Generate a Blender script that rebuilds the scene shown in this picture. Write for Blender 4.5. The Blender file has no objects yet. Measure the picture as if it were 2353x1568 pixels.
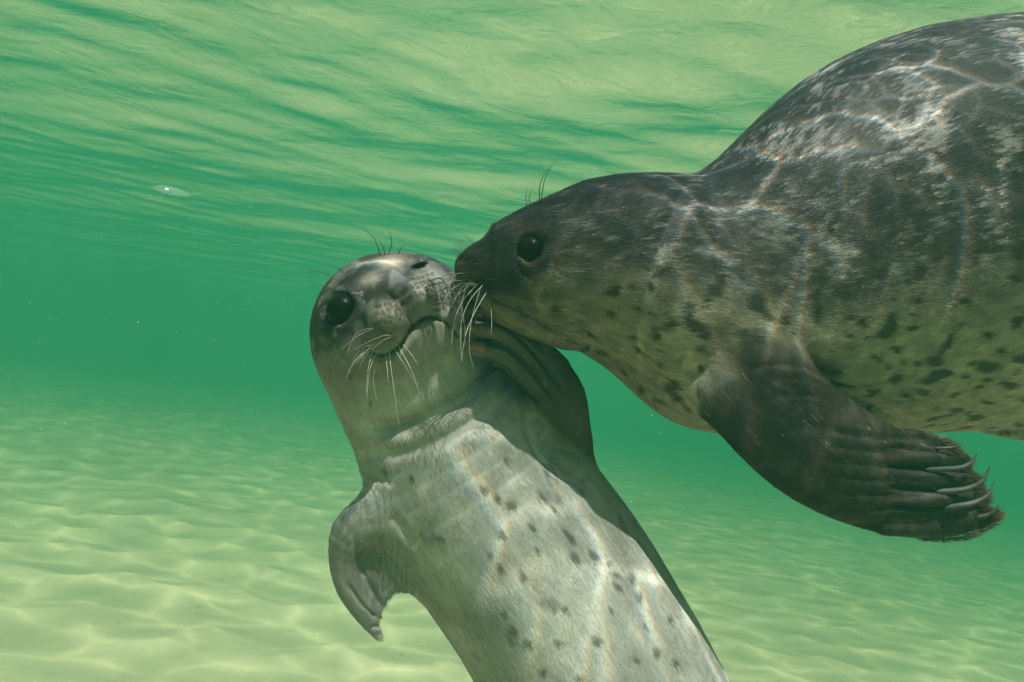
import bpy, math, random
import numpy as np
from mathutils import Vector, Matrix
R_ = math.radians
rng = np.random.default_rng(7)
random.seed(7)
scene = bpy.context.scene
col = scene.collection

# ------------------------------------------------------------------ camera
FPX = 1830.0; CX = 1176.5; CY = 784.0           # working frame 2353 x 1568
PITCH = R_(2.6); ROLL = R_(8.6)
Fv = np.array([0, math.cos(PITCH), math.sin(PITCH)])
Xv = np.array([1.0, 0, 0]); Zv = np.array([0, -math.sin(PITCH), math.cos(PITCH)])
Rv = Xv * math.cos(ROLL) + Zv * math.sin(ROLL)
Uv = Zv * math.cos(ROLL) - Xv * math.sin(ROLL)
CAM = np.array([0.0, 0.0, 0.0])
cam_d = bpy.data.cameras.new('camera'); cam = bpy.data.objects.new('camera', cam_d); col.objects.link(cam)
cam.matrix_world = Matrix(((Rv[0], Uv[0], -Fv[0], 0), (Rv[1], Uv[1], -Fv[1], 0), (Rv[2], Uv[2], -Fv[2], 0), (0, 0, 0, 1)))
cam_d.sensor_width = 36; cam_d.lens = 36 * FPX / 2353; cam_d.clip_start = 0.02; cam_d.clip_end = 500
scene.camera = cam

# ------------------------------------------------------------------ sky, sun, exposure
KS = 2.1                                         # the water is this much deeper than one body width
KW = 1.35
SURF = 0.62 * KW; BED = -0.86 * KS
SUN_EL = R_(66); SUN_AZ = R_(168)              # azimuth from +Y towards +X (high sun behind the camera)
world = bpy.data.worlds.new('World'); scene.world = world; world.use_nodes = True
wn = world.node_tree.nodes; wl = world.node_tree.links
sky = wn.new('ShaderNodeTexSky'); sky.sky_type = 'NISHITA'; sky.sun_disc = False
sky.sun_elevation = SUN_EL; sky.sun_rotation = SUN_AZ
wn['Background'].inputs[1].default_value = 0.15
wl.new(sky.outputs[0], wn['Background'].inputs[0])
sd = bpy.data.lights.new('sun', 'SUN'); sd.energy = 5.0; sd.angle = R_(0.53); sd.color = (1.0, 0.95, 0.88)
sun = bpy.data.objects.new('sun', sd); col.objects.link(sun)
Sdir = Vector((math.sin(SUN_AZ) * math.cos(SUN_EL), math.cos(SUN_AZ) * math.cos(SUN_EL), math.sin(SUN_EL)))
sun.rotation_euler = Sdir.to_track_quat('Z', 'Y').to_euler()
sun.location = (0, 0, 5)
scene.view_settings.view_transform = 'Standard'; scene.view_settings.look = 'None'
scene.view_settings.gamma = 1.0; scene.view_settings.exposure = 0.68
scene.render.engine = 'CYCLES'
cy = scene.cycles
cy.use_denoising = True
cy.max_bounces = 8; cy.volume_bounces = 2; cy.diffuse_bounces = 3; cy.glossy_bounces = 4
cy.transparent_max_bounces = 12
cy.sample_clamp_indirect = 6.0
cy.blur_glossy = 0.3

# ------------------------------------------------------------------ helpers
def P(px, py, d):                                # pixel + depth -> camera metric coordinates
    return np.array([(px - CX) / FPX * d, (CY - py) / FPX * d, d])
def to_world(Q):
    Q = np.asarray(Q)
    return Q[..., 0:1] * Rv + Q[..., 1:2] * Uv + Q[..., 2:3] * Fv + CAM
def to_px(Q):
    return CX + Q[:, 0] / Q[:, 2] * FPX, CY - Q[:, 1] / Q[:, 2] * FPX

def tag(o, label=None, cat=None, group=None, kind=None):
    if label: o['label'] = label
    if cat: o['category'] = cat
    if group: o['group'] = group
    if kind: o['kind'] = kind
    return o
def link_mesh(name, verts, faces, mat, parent=None, smooth=True, attrs=None):
    verts = np.asarray(verts, dtype=np.float64)
    if parent is not None: verts = verts - np.array(parent.matrix_world.translation)
    me = bpy.data.meshes.new(name)
    if isinstance(faces, np.ndarray):
        n = faces.shape[1]
        me.vertices.add(len(verts)); me.vertices.foreach_set('co', verts.astype(np.float32).ravel())
        me.loops.add(faces.size); me.loops.foreach_set('vertex_index', faces.astype(np.int32).ravel())
        me.polygons.add(len(faces)); me.polygons.foreach_set('loop_start', (np.arange(len(faces)) * n).astype(np.int32))
        me.update(calc_edges=True); me.validate()
    else:
        me.from_pydata([tuple(v) for v in verts], [], faces); me.update()
    if smooth: me.polygons.foreach_set('use_smooth', np.ones(len(me.polygons), bool))
    for k, (typ, data) in (attrs or {}).items():
        a = me.attributes.new(k, typ, 'POINT')
        a.data.foreach_set('color' if typ == 'FLOAT_COLOR' else ('vector' if typ == 'FLOAT_VECTOR' else 'value'), data.astype(np.float32).ravel())
    if mat: me.materials.append(mat)
    o = bpy.data.objects.new(name, me); col.objects.link(o)
    if parent is not None: o.parent = parent
    return o
def empty(name, loc):
    o = bpy.data.objects.new(name, None); col.objects.link(o); o.location = loc
    bpy.context.view_layer.update(); return o

class NT:
    def __init__(s, m): s.n = m.node_tree.nodes; s.l = m.node_tree.links
    def new(s, t, **kw):
        n = s.n.new(t)
        for k, v in kw.items():
            if k.startswith('_'):
                setattr(n, k[1:], v)
            else: s.set(n, k, v)
        return n
    def set(s, n, k, v):
        i = n.inputs[int(k[1:])] if (k[0] == 'i' and k[1:].isdigit()) else n.inputs[k.replace('__', ' ')]
        if isinstance(v, bpy.types.NodeSocket): s.l.new(v, i)
        else: i.default_value = v
    def math(s, op, a, b=0.0, c=None, clamp=False):
        n = s.n.new('ShaderNodeMath'); n.operation = op; n.use_clamp = clamp
        for i, v in enumerate((a, b) if c is None else (a, b, c)):
            s.set(n, 'i%d' % i, v)
        return n.outputs[0]
    def mix(s, f, a, b, blend='MIX'):
        n = s.n.new('ShaderNodeMix'); n.data_type = 'RGBA'; n.blend_type = blend
        s.set(n, 'i0', f); s.set(n, 'i6', a); s.set(n, 'i7', b); return n.outputs[2]
    def ramp(s, f, stops):
        n = s.n.new('ShaderNodeValToRGB'); e = n.color_ramp.elements
        while len(e) < len(stops): e.new(0.5)
        for i, (p, c) in enumerate(stops):
            e[i].position = p; e[i].color = (c, c, c, 1) if not isinstance(c, tuple) else (*c, 1)
        s.l.new(f, n.inputs[0]); return n.outputs[0]
def material(name):
    m = bpy.data.materials.new(name); m.use_nodes = True; return m, NT(m)

# ------------------------------------------------------------------ water body (haze), surface, sea bed
EXT = 40.0
def box_mesh(x0, y0, z0, x1, y1, z1):
    v = [(x, y, z) for z in (z0, z1) for y in (y0, y1) for x in (x0, x1)]
    f = [(0, 2, 3, 1), (4, 5, 7, 6), (0, 1, 5, 4), (2, 6, 7, 3), (0, 4, 6, 2), (1, 3, 7, 5)]
    return v, f
m, t = material('water_volume')
t.n.remove(t.n['Principled BSDF'])
SIG_S = np.array([0.009, 0.058, 0.038]); SIG_A = np.array([0.285, 0.19, 0.26])
vol = t.new('ShaderNodeVolumePrincipled')
vol.inputs['Color'].default_value = (*SIG_S, 1)
ac = (1 - SIG_A / (1 - SIG_S)) ** 2
vol.inputs['Absorption Color'].default_value = (*ac, 1)
vol.inputs['Density'].default_value = 0.60
vol.inputs['Anisotropy'].default_value = 0.0
t.l.new(vol.outputs[0], t.n['Material Output'].inputs['Volume'])
v, f = box_mesh(-EXT - 1, -EXT - 1, BED - 1.2, EXT + 1, EXT + 1, SURF + 0.45)
hz = link_mesh('haze', v, f, m, smooth=False); tag(hz, kind='stuff', label='green sea water filling the space between sand and surface', cat='water')

def axis_coords(lo, hi, c, fine, grow, maxs):
    out = [c]; s = fine; x = c
    while x < hi:
        x += s; out.append(min(x, hi)); s = min(s * grow, maxs)
    s = fine; x = c; left = []
    while x > lo:
        x -= s; left.append(max(x, lo)); s = min(s * grow, maxs)
    return np.array(left[::-1] + out)
def grid_sheet(xs, ys, hfun):
    X, Y = np.meshgrid(xs, ys); Z = hfun(X, Y)
    V = np.stack([X.ravel(), Y.ravel(), Z.ravel()], 1)
    ny, nx = X.shape; idx = np.arange(ny * nx).reshape(ny, nx)
    Fc = np.stack([idx[:-1, :-1].ravel(), idx[:-1, 1:].ravel(), idx[1:, 1:].ravel(), idx[1:, :-1].ravel()], 1)
    return V, Fc
def vnoise(X, Y, seed):                          # smooth value noise
    r = np.random.default_rng(seed); T = r.random((256, 256))
    xi = np.floor(X).astype(int); yi = np.floor(Y).astype(int); fx = X - xi; fy = Y - yi
    fx = fx * fx * (3 - 2 * fx); fy = fy * fy * (3 - 2 * fy)
    g = lambda a, b: T[a & 255, b & 255]
    return (g(xi, yi) * (1 - fx) + g(xi + 1, yi) * fx) * (1 - fy) + (g(xi, yi + 1) * (1 - fx) + g(xi + 1, yi + 1) * fx) * fy - 0.5

# waves: many short-crested components
wr = np.random.default_rng(11)
WAVES = []
for i in range(60):
    lam = 0.16 * (1.9 / 0.16) ** wr.random()
    th = R_((64, 96)[i % 2]) + wr.normal(0, 0.5)
    WAVES.append((2 * math.pi / lam, th, wr.random() * 6.283, lam ** 1.15 * 0.0025 * (0.6 + wr.random() * 0.8)))
def surf_h(X, Y):
    X = X / KW; Y = Y / KW
    X2 = X + 0.10 * vnoise(X * 1.7, Y * 1.7, 1) + 0.03 * vnoise(X * 6, Y * 6, 2); Y2 = Y + 0.12 * vnoise(X * 1.6, Y * 1.6, 3) + 0.03 * vnoise(X * 6, Y * 6, 4)
    H = np.zeros_like(X)
    for k, th, ph, a in WAVES:
        p = k * (X2 * math.cos(th) + Y2 * math.sin(th)) + ph
        H += a * (np.sin(p) + 0.25 * np.sin(2 * p + 1.2))
    fade = 1.0 / (1.0 + (np.hypot(X, Y) / 9.0) ** 2)
    return SURF + H * fade * KW
xs = axis_coords(-EXT, EXT, 0.0, 0.022 * KW, 1.006, 0.8)
ys = axis_coords(-EXT, EXT, 2.0 * KW, 0.018 * KW, 1.0075, 0.8)
V, Fc = grid_sheet(xs, ys, surf_h)
m, t = material('sea_surface')
t.n.remove(t.n['Principled BSDF'])
geo = t.new('ShaderNodeNewGeometry')
# caustics painted into the transparency: bright net, dim gaps, split a little by colour
def caustic(off, tr):
    sep = t.new('ShaderNodeVectorMath', _operation='ADD', i0=geo.outputs['Position'], i1=(off * 1.3, off * 0.8, 0))
    nz = t.new('ShaderNodeTexNoise', Vector=sep.outputs[0], Scale=2.6, Detail=3.0, Roughness=0.5)
    w = t.new('ShaderNodeVectorMath', _operation='MULTIPLY_ADD', i0=nz.outputs['Color'], i1=(0.30, 0.30, 0), i2=sep.outputs[0])
    nz2 = t.new('ShaderNodeTexNoise', Vector=sep.outputs[0], Scale=14.0, Detail=2.0)
    w2 = t.new('ShaderNodeVectorMath', _operation='MULTIPLY_ADD', i0=nz2.outputs['Color'], i1=(0.035, 0.035, 0), i2=w.outputs[0])
    out = None
    # small sharp cells painted mostly above the seals, the wide soft net everywhere
    dd = t.new('ShaderNodeVectorMath', _operation='DISTANCE', i0=geo.outputs['Position'], i1=(0.6, 0.55, SURF))
    near_ = t.ramp(t.math('DIVIDE', dd.outputs['Value'], 3.0), [(0.42, 1.0), (0.72, 0.10)])
    for sc, wd, amp, ve in ((2.1, 0.22, 0.30, w), (14.0, 0.022, 1.9, w2), (29.0, 0.05, 0.55, w2)):
        mp = t.new('ShaderNodeMapping', Vector=ve.outputs[0]); mp.inputs['Scale'].default_value = (sc * 0.8, sc * 1.2, 0.0)
        vo = t.new('ShaderNodeTexVoronoi', _feature='DISTANCE_TO_EDGE', _voronoi_dimensions='2D', Vector=mp.outputs[0], Scale=1.0)
        e = t.math('ADD', vo.outputs['Distance'], wd)
        q = t.math('DIVIDE', wd, e); q = t.math('POWER', q, 1.7)
        q = t.math('MULTIPLY', q, amp)
        if sc > 5:
            q = t.math('MULTIPLY', q, near_); bk = t.new('ShaderNodeTexNoise', Vector=sep.outputs[0], Scale=6.0 + sc * 0.2, Detail=2.0)
            q = t.math('MULTIPLY', q, t.ramp(bk.outputs[0], [(0.36, 0.12), (0.62, 1.5)]))
        out = q if out is None else t.math('ADD', out, q)
    pt = t.new('ShaderNodeTexNoise', Vector=sep.outputs[0], Scale=1.9, Detail=2.0)
    pr = t.ramp(pt.outputs[0], [(0.36, 0.45), (0.68, 1.5)])
    out = t.math('MULTIPLY', out, pr)
    base = t.math('MULTIPLY_ADD', near_, -0.58, 0.98)  # even part of the painted pattern, raised away from the seals to brighten the sand
    return t.math('MULTIPLY_ADD', out, tr, base)
GAIN = 3.0
cr = t.new('ShaderNodeCombineColor', Red=caustic(0.0, GAIN), Green=caustic(0.0009, GAIN), Blue=caustic(0.0018, GAIN))
tb = t.new('ShaderNodeBsdfTransparent', Color=cr.outputs[0])
bn = t.new('ShaderNodeTexNoise', Vector=geo.outputs['Position'], Scale=8.0, Detail=4.0, Roughness=0.55, Distortion=0.6)
bp = t.new('ShaderNodeBump', Strength=0.22, Distance=0.025, Height=bn.outputs[0])
gl = t.new('ShaderNodeBsdfGlossy', Roughness=0.03, Normal=bp.outputs[0]); gl.inputs['Color'].default_value = (1, 1, 1, 1)
fr = t.new('ShaderNodeFresnel', IOR=1.33, Normal=t.new('ShaderNodeCombineXYZ', X=0.0, Y=0.0, Z=1.0).outputs[0])
mx = t.new('ShaderNodeMixShader', i0=fr.outputs[0], i1=tb.outputs[0], i2=gl.outputs[0])
t.l.new(mx.outputs[0], t.n['Material Output'].inputs['Surface'])
so = link_mesh('water', V, Fc, m); tag(so, kind='structure', label='rippled sea surface seen from below', cat='water')

def bed_h(X, Y):
    X = X / KS; Y = Y / KS
    wx = X + 0.22 * vnoise(X * 1.3 + 5, Y * 1.3, 21) + 0.05 * vnoise(X * 6, Y * 6, 22)
    wy = Y + 0.30 * vnoise(X * 1.1, Y * 1.1, 23) + 0.05 * vnoise(X * 6, Y * 5, 24) + 0.12 * np.abs(np.sin(wx * math.pi / 0.36 + 1.7 * vnoise(X * 0.5, Y * 2.2, 29)))
    rip = (1 - np.abs(np.sin(math.pi * wy / 0.33))) ** 1.5
    amp = 0.014 + 0.016 * (vnoise(X * 0.9, Y * 0.9, 25) + 0.5)
    left = 1 / (1 + np.exp((X - 0.8) * 1.6)) * 0.6 + 0.4
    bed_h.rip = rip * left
    return BED + KS * (rip * amp * 1.5 * left + 0.05 * vnoise(X * 0.8, Y * 0.8, 26) + 0.010 * vnoise(X * 4, Y * 4, 27) + 0.002 * vnoise(X * 21, Y * 21, 28))
xs = axis_coords(-EXT, EXT, 0.0, 0.014 * KS, 1.010, 1.0)
ys = axis_coords(-EXT, EXT, 1.9 * KS, 0.010 * KS, 1.010, 1.0)
V, Fc = grid_sheet(xs, ys, bed_h)
m, t = material('sand')
geo = t.new('ShaderNodeNewGeometry'); b = t.n['Principled BSDF']
n1 = t.new('ShaderNodeTexNoise', Vector=geo.outputs['Position'], Scale=3.0, Detail=6.0, Roughness=0.6)
n2 = t.new('ShaderNodeTexNoise', Vector=geo.outputs['Position'], Scale=420.0, Detail=2.0)
c = t.mix(t.ramp(n1.outputs[0], [(0.3, 0.0), (0.7, 1.0)]), (0.50, 0.40, 0.255, 1), (0.62, 0.50, 0.33, 1))
c = t.mix(t.ramp(n2.outputs[0], [(0.35, 0.55), (0.5, 0.0)]), c, (0.30, 0.25, 0.17, 1))
ra = t.new('ShaderNodeAttribute', _attribute_name='trough_shade'); c = t.mix(t.math('MULTIPLY', ra.outputs['Fac'], 0.35), c, (0.30, 0.25, 0.15, 1))  # bright crest lines painted in: sand colour darkened in the ripple troughs
t.set(b, 'Base Color', c); t.set(b, 'Roughness', 0.95); b.inputs['Specular IOR Level'].default_value = 0.15
bp = t.new('ShaderNodeBump', Strength=0.5, Distance=0.002, Height=n2.outputs[0]); t.set(b, 'Normal', bp.outputs[0])
sb = link_mesh('seabed', V, Fc, m, attrs={'trough_shade': ('FLOAT', np.clip(1 - 2.2 * bed_h.rip.ravel(), 0, 1))}); tag(sb, kind='structure', label='pale rippled sand floor', cat='sand')

# ------------------------------------------------------------------ implicit modelling
def catmull(pts, n):
    pts = np.asarray(pts, float); m_ = len(pts); out = []
    for i in range(m_ - 1):
        p0 = pts[max(i - 1, 0)]; p1 = pts[i]; p2 = pts[i + 1]; p3 = pts[min(i + 2, m_ - 1)]
        for k in range(n):
            u = k / n
            out.append(0.5 * ((2 * p1) + (p2 - p0) * u + (2 * p0 - 5 * p1 + 4 * p2 - p3) * u * u + (3 * p1 - p0 - 3 * p2 + p3) * u ** 3))
    out.append(pts[-1]); return np.array(out)
class Chain:                                     # tapered tube along a smooth centre line; rows px, py, depth, radius px
    def __init__(s, rows, n=3, squash=1.0):
        rows = catmull(rows, n)
        s.c = np.array([P(r[0], r[1], r[2]) for r in rows]); s.r = rows[:, 3] * rows[:, 2] / FPX
        s.sq = squash
        d = np.linalg.norm(np.diff(s.c, axis=0), axis=1); s.s = np.concatenate([[0], np.cumsum(d)])
    def __call__(s, Q, flow=False):
        S = np.array([1, 1, 1 / s.sq], dtype=Q.dtype); q = Q * S; c = (s.c * S).astype(Q.dtype)
        best = np.full(len(Q), 1e3, Q.dtype)
        if flow: bi = np.zeros(len(Q), int); bt = np.zeros(len(Q))
        for i in range(len(c) - 1):
            ab = c[i + 1] - c[i]; L = float(ab @ ab) + 1e-12
            tt = np.clip((q - c[i]) @ ab / L, 0, 1)
            d = np.linalg.norm(q - c[i] - tt[:, None] * ab, axis=1) - (s.r[i] + tt * (s.r[i + 1] - s.r[i])).astype(Q.dtype)
            if flow:
                k = d < best; bi[k] = i; bt[k] = tt[k]
            best = np.minimum(best, d)
        if flow == 'tan':
            ta = np.gradient(s.c, axis=0); ta /= np.linalg.norm(ta, axis=1)[:, None]
            return ta[bi] * (1 - bt[:, None]) + ta[np.minimum(bi + 1, len(ta) - 1)] * bt[:, None]
        if flow:
            ta = np.gradient(s.c, axis=0); ta /= np.linalg.norm(ta, axis=1)[:, None]
            T_ = ta[bi] * (1 - bt[:, None]) + ta[np.minimum(bi + 1, len(ta) - 1)] * bt[:, None]
            C_ = s.c[bi] * (1 - bt[:, None]) + s.c[bi + 1] * bt[:, None]
            T_ /= np.linalg.norm(T_, axis=1)[:, None]
            ss = s.s[bi] * (1 - bt) + s.s[bi + 1] * bt
            off = Q - C_
            A = np.array([0, 0, 1.0]) - T_ * T_[:, 2:3]; A /= np.linalg.norm(A, axis=1)[:, None]
            B = np.cross(T_, A)
            return np.stack([ss + (off * T_).sum(1), (off * A).sum(1), (off * B).sum(1)], 1)
        return best
def ellip(c, rad, axes=None):
    c = np.asarray(c); rad = np.asarray(rad, float)
    def f(Q):
        q = Q - c.astype(Q.dtype)
        if axes is not None: q = q @ axes.T.astype(Q.dtype)
        k = np.linalg.norm(q / rad.astype(Q.dtype), axis=1); k2 = np.linalg.norm(q / (rad ** 2).astype(Q.dtype), axis=1)
        return k * (k - 1) / np.maximum(k2, 1e-6)
    return f
def smin(a, b, k):
    h = np.clip(0.5 + 0.5 * (b - a) / k, 0, 1)
    return b + (a - b) * h - k * h * (1 - h)
def smax(a, b, k): return -smin(-a, -b, k)

def surface_nets(sdf, lo, hi, h):
    lo = np.asarray(lo, float); n = np.ceil((np.asarray(hi) - lo) / h).astype(int) + 1
    ax = [(lo[i] + np.arange(n[i]) * h).astype(np.float32) for i in range(3)]
    Fv_ = np.empty(tuple(n), np.float32)
    for i in range(0, n[0], 12):
        G = np.stack(np.meshgrid(ax[0][i:i + 12], ax[1], ax[2], indexing='ij'), -1)
        Fv_[i:i + 12] = sdf(G.reshape(-1, 3)).reshape(G.shape[:3])
    S = Fv_ < 0
    cs = [(a, b, c) for a in (0, 1) for b in (0, 1) for c in (0, 1)]
    sl = lambda A, c: A[c[0]:A.shape[0] - 1 + c[0], c[1]:A.shape[1] - 1 + c[1], c[2]:A.shape[2] - 1 + c[2]]
    cnt = sum(sl(S, c).astype(np.int8) for c in cs)
    act = (cnt > 0) & (cnt < 8); idx = -np.ones(act.shape, int); I = np.argwhere(act); idx[act] = np.arange(len(I))
    acc = np.zeros((len(I), 3)); num = np.zeros(len(I))
    for a in range(8):
        for b_ in range(a + 1, 8):
            ca, cb = cs[a], cs[b_]
            if sum(abs(x - y) for x, y in zip(ca, cb)) != 1: continue
            fa = Fv_[I[:, 0] + ca[0], I[:, 1] + ca[1], I[:, 2] + ca[2]]; fb = Fv_[I[:, 0] + cb[0], I[:, 1] + cb[1], I[:, 2] + cb[2]]
            k = (fa < 0) != (fb < 0); tt = np.where(k, fa / np.where(k, fa - fb, 1), 0)
            p = np.array(ca) + tt[:, None] * (np.array(cb) - np.array(ca))
            acc[k] += p[k]; num[k] += 1
    V = lo + (I + acc / num[:, None]) * h
    faces = []
    for axn in range(3):
        o1, o2 = [(1, 2), (2, 0), (0, 1)][axn]
        A = S; B = np.take(S, range(1, S.shape[axn]), axis=axn); A = np.take(S, range(0, S.shape[axn] - 1), axis=axn)
        E = np.argwhere(A != B)
        E = E[(E[:, o1] > 0) & (E[:, o2] > 0) & (E[:, o1] < S.shape[o1] - 1) & (E[:, o2] < S.shape[o2] - 1)]
        d1 = np.zeros(3, int); d1[o1] = 1; d2 = np.zeros(3, int); d2[o2] = 1
        g = lambda e: idx[e[:, 0], e[:, 1], e[:, 2]]
        q = np.stack([g(E - d1 - d2), g(E - d2), g(E), g(E - d1)], 1)
        ins = S[E[:, 0], E[:, 1], E[:, 2]]
        q[~ins] = q[~ins][:, ::-1]
        faces.append(q)
    return V, np.concatenate(faces)
def edges_of(Fc):
    e = np.concatenate([Fc[:, [0, 1]], Fc[:, [1, 2]], Fc[:, [2, 3]], Fc[:, [3, 0]]]); e.sort(axis=1)
    return np.unique(e, axis=0, return_inverse=True)
def subdivide(V, Fc):
    E, inv = edges_of(Fc); inv = inv.reshape(4, len(Fc)).T; nV = len(V)
    V2 = np.concatenate([V, V[E].mean(1), V[Fc].mean(1)]); ei = nV + inv; fi = nV + len(E) + np.arange(len(Fc))
    Q = [np.stack([Fc[:, i], ei[:, i], fi, ei[:, (i + 3) % 4]], 1) for i in range(4)]
    return V2, np.concatenate(Q)
def lap(V, Fc, it=2, lam=0.5):
    E, _ = edges_of(Fc); deg = np.bincount(E.ravel(), minlength=len(V)).astype(float)
    for _ in range(it):
        A = np.stack([np.bincount(E[:, 0], V[E[:, 1], k], len(V)) + np.bincount(E[:, 1], V[E[:, 0], k], len(V)) for k in range(3)], 1) / deg[:, None]
        V = V + lam * (A - V)
    return V
def grad(sdf, V, e=0.0006):
    f0 = sdf(V); g = np.stack([(sdf(V + np.eye(3)[k] * e) - f0) / e for k in range(3)], 1)
    return f0, g
def project(sdf, V, it=2, mx=0.004):
    for _ in range(it):
        f0, g = grad(sdf, V); gg = (g * g).sum(1) + 1e-6
        st = (f0 / gg)[:, None] * g; L = np.linalg.norm(st, axis=1)[:, None] + 1e-9
        V = V - st * np.minimum(1, mx / L)
    return V
def normals(V, Fc):
    n = np.cross(V[Fc[:, 2]] - V[Fc[:, 0]], V[Fc[:, 3]] - V[Fc[:, 1]])
    N = np.stack([np.bincount(Fc.ravel(), np.repeat(n[:, k], 4), len(V)) for k in range(3)], 1)
    return N / (np.linalg.norm(N, axis=1)[:, None] + 1e-12)
def build(sdf, lo, hi, h):
    V, Fc = surface_nets(sdf, lo, hi, h)
    V = lap(V, Fc, 2); V = project(sdf, V, 2)
    V, Fc = subdivide(V, Fc)
    V = lap(V, Fc, 1); V = project(sdf, V, 2)
    return V, Fc
def seg_dist(px, py, pts):
    pts = np.asarray(pts, float); best = np.full(len(px), 1e9); bs = np.zeros(len(px)); n = len(pts) - 1
    for i in range(n):
        a = pts[i]; ab = pts[i + 1] - a; L = ab @ ab + 1e-9
        tt = np.clip(((px - a[0]) * ab[0] + (py - a[1]) * ab[1]) / L, 0, 1)
        d = np.hypot(px - a[0] - tt * ab[0], py - a[1] - tt * ab[1]); k = d < best
        best[k] = d[k]; bs[k] = ((i + tt) / n)[k]
    return best, bs
class Sculpt:                                    # brush strokes over the surface turned to the viewer's side
    def __init__(s, V, Fc):
        s.V = V; s.Fc = Fc; s.px, s.py = to_px(V); s.N = normals(V, Fc)
        s.D = np.zeros(len(V)); v = -V / np.linalg.norm(V, axis=1)[:, None]; s.face = np.clip((s.N * v).sum(1) * 3.0 + 0.3, 0, 1)
    def stroke(s, pts, width, depth, mask=None, taper=True, face=True):
        pts = catmull(np.array(pts, float), 4)
        d, u = seg_dist(s.px, s.py, pts)
        w = np.exp(-(d / width) ** 2)
        if taper: w = w * np.clip(np.minimum(u, 1 - u) * 6 + 0.15, 0, 1)
        if face: w = w * s.face
        if mask is not None: w = w * mask
        s.D -= depth * 0.001 * w
    def dent(s, x, y, rx, ry, ang, depth, mask=None):
        w = blob(s.px, s.py, x, y, rx, ry, ang) * s.face
        if mask is not None: w = w * mask
        s.D -= depth * 0.001 * w
    def done(s):
        s.V = s.V + s.N * s.D[:, None]; s.N = normals(s.V, s.Fc); return s.V
def blob(px, py, x, y, rx, ry, ang=0.0, p=2.0):
    a = R_(ang); dx = px - x; dy = py - y; u = (dx * math.cos(a) + dy * math.sin(a)) / rx; v = (-dx * math.sin(a) + dy * math.cos(a)) / ry
    return np.exp(-(u * u + v * v) ** (p / 2))
def n3(Q, sc, seed):
    X, Y, Z = (Q * sc).T
    return (vnoise(X + 0.6 * Z, Y + 31, seed) + vnoise(Y + 0.5 * X, Z + 17, seed + 1) + vnoise(Z - 0.4 * Y, X + 5, seed + 2)) * 0.8
def sstep(x, a, b):
    t_ = np.clip((x - a) / (b - a), 0, 1); return t_ * t_ * (3 - 2 * t_)
def depth_at(V, N, x, y, r=5):
    px, py = to_px(V); k = (np.hypot(px - x, py - y) < r)
    if not k.any(): return None
    return V[k, 2].min()

def fur_material(name, streak=1.0, mott=0.5, spec=0.35, palec=(.17, .16, .15, 1), smax_=0.92):
    m, t = material(name); b = t.n['Principled BSDF']
    coat = t.new('ShaderNodeAttribute', _attribute_name='coat'); fl = t.new('ShaderNodeAttribute', _attribute_name='flow')
    mp = t.new('ShaderNodeMapping', Vector=fl.outputs['Vector']); mp.inputs['Scale'].default_value = (45, 620, 620)
    n1 = t.new('ShaderNodeTexNoise', Vector=mp.outputs[0], Scale=1.0, Detail=3.0, Roughness=0.65)
    mp2 = t.new('ShaderNodeMapping', Vector=fl.outputs['Vector']); mp2.inputs['Scale'].default_value = (26, 105, 105)
    n2 = t.new('ShaderNodeTexNoise', Vector=mp2.outputs[0], Scale=1.0, Detail=5.0, Roughness=0.62)
    k1 = t.ramp(n1.outputs[0], [(0.30, 1 - 0.5 * streak), (0.70, 1 + 0.0)])
    s1 = t.math('MULTIPLY_ADD', n1.outputs[0], 1.5 * streak, 1 - 0.75 * streak)
    s2 = t.math('MULTIPLY_ADD', n2.outputs[0], 2.6 * mott, 1 - 1.3 * mott)
    s = t.math('MULTIPLY', s1, s2); s = t.math('MAXIMUM', s, 0.12)
    spt = t.new('ShaderNodeAttribute', _attribute_name='spots'); sep = t.new('ShaderNodeSeparateColor', Color=spt.outputs['Color'])
    mp3 = t.new('ShaderNodeMapping', Vector=fl.outputs['Vector']); mp3.inputs['Scale'].default_value = (75, 260, 260)
    n3_ = t.new('ShaderNodeTexNoise', Vector=mp3.outputs[0], Scale=1.0, Detail=3.0, Roughness=0.6)
    nn = t.math('ADD', n3_.outputs[0], n2.outputs[0])
    sv_ = t.math('MULTIPLY_ADD', t.math('SUBTRACT', nn, 1.0), 0.9, t.math('MULTIPLY', sep.outputs[0], 1.2)); dk = t.ramp(sv_, [(0.24, 0.0), (0.80, smax_)])
    pv_ = t.math('MULTIPLY_ADD', t.math('SUBTRACT', nn, 1.0), 2.0, sep.outputs[1]); pk = t.ramp(pv_, [(0.42, 0.0), (0.72, 0.85)])
    sv = t.new('ShaderNodeVectorMath', _operation='SCALE', i0=coat.outputs['Color']); t.l.new(s, sv.inputs['Scale'])
    cc = t.mix(t.math('MULTIPLY', pk, 1.0), sv.outputs[0], palec); cc = t.mix(dk, cc, (0.026, 0.022, 0.017, 1)); t.set(b, 'Base Color', cc); t.set(b, 'Roughness', 0.55); b.inputs['Specular IOR Level'].default_value = spec
    
    h = t.math('MULTIPLY_ADD', n2.outputs[0], 0.25, n1.outputs[0])
    bp = t.new('ShaderNodeBump', Strength=0.45, Distance=0.0010, Height=h); t.set(b, 'Normal', bp.outputs[0])
    return m
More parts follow.
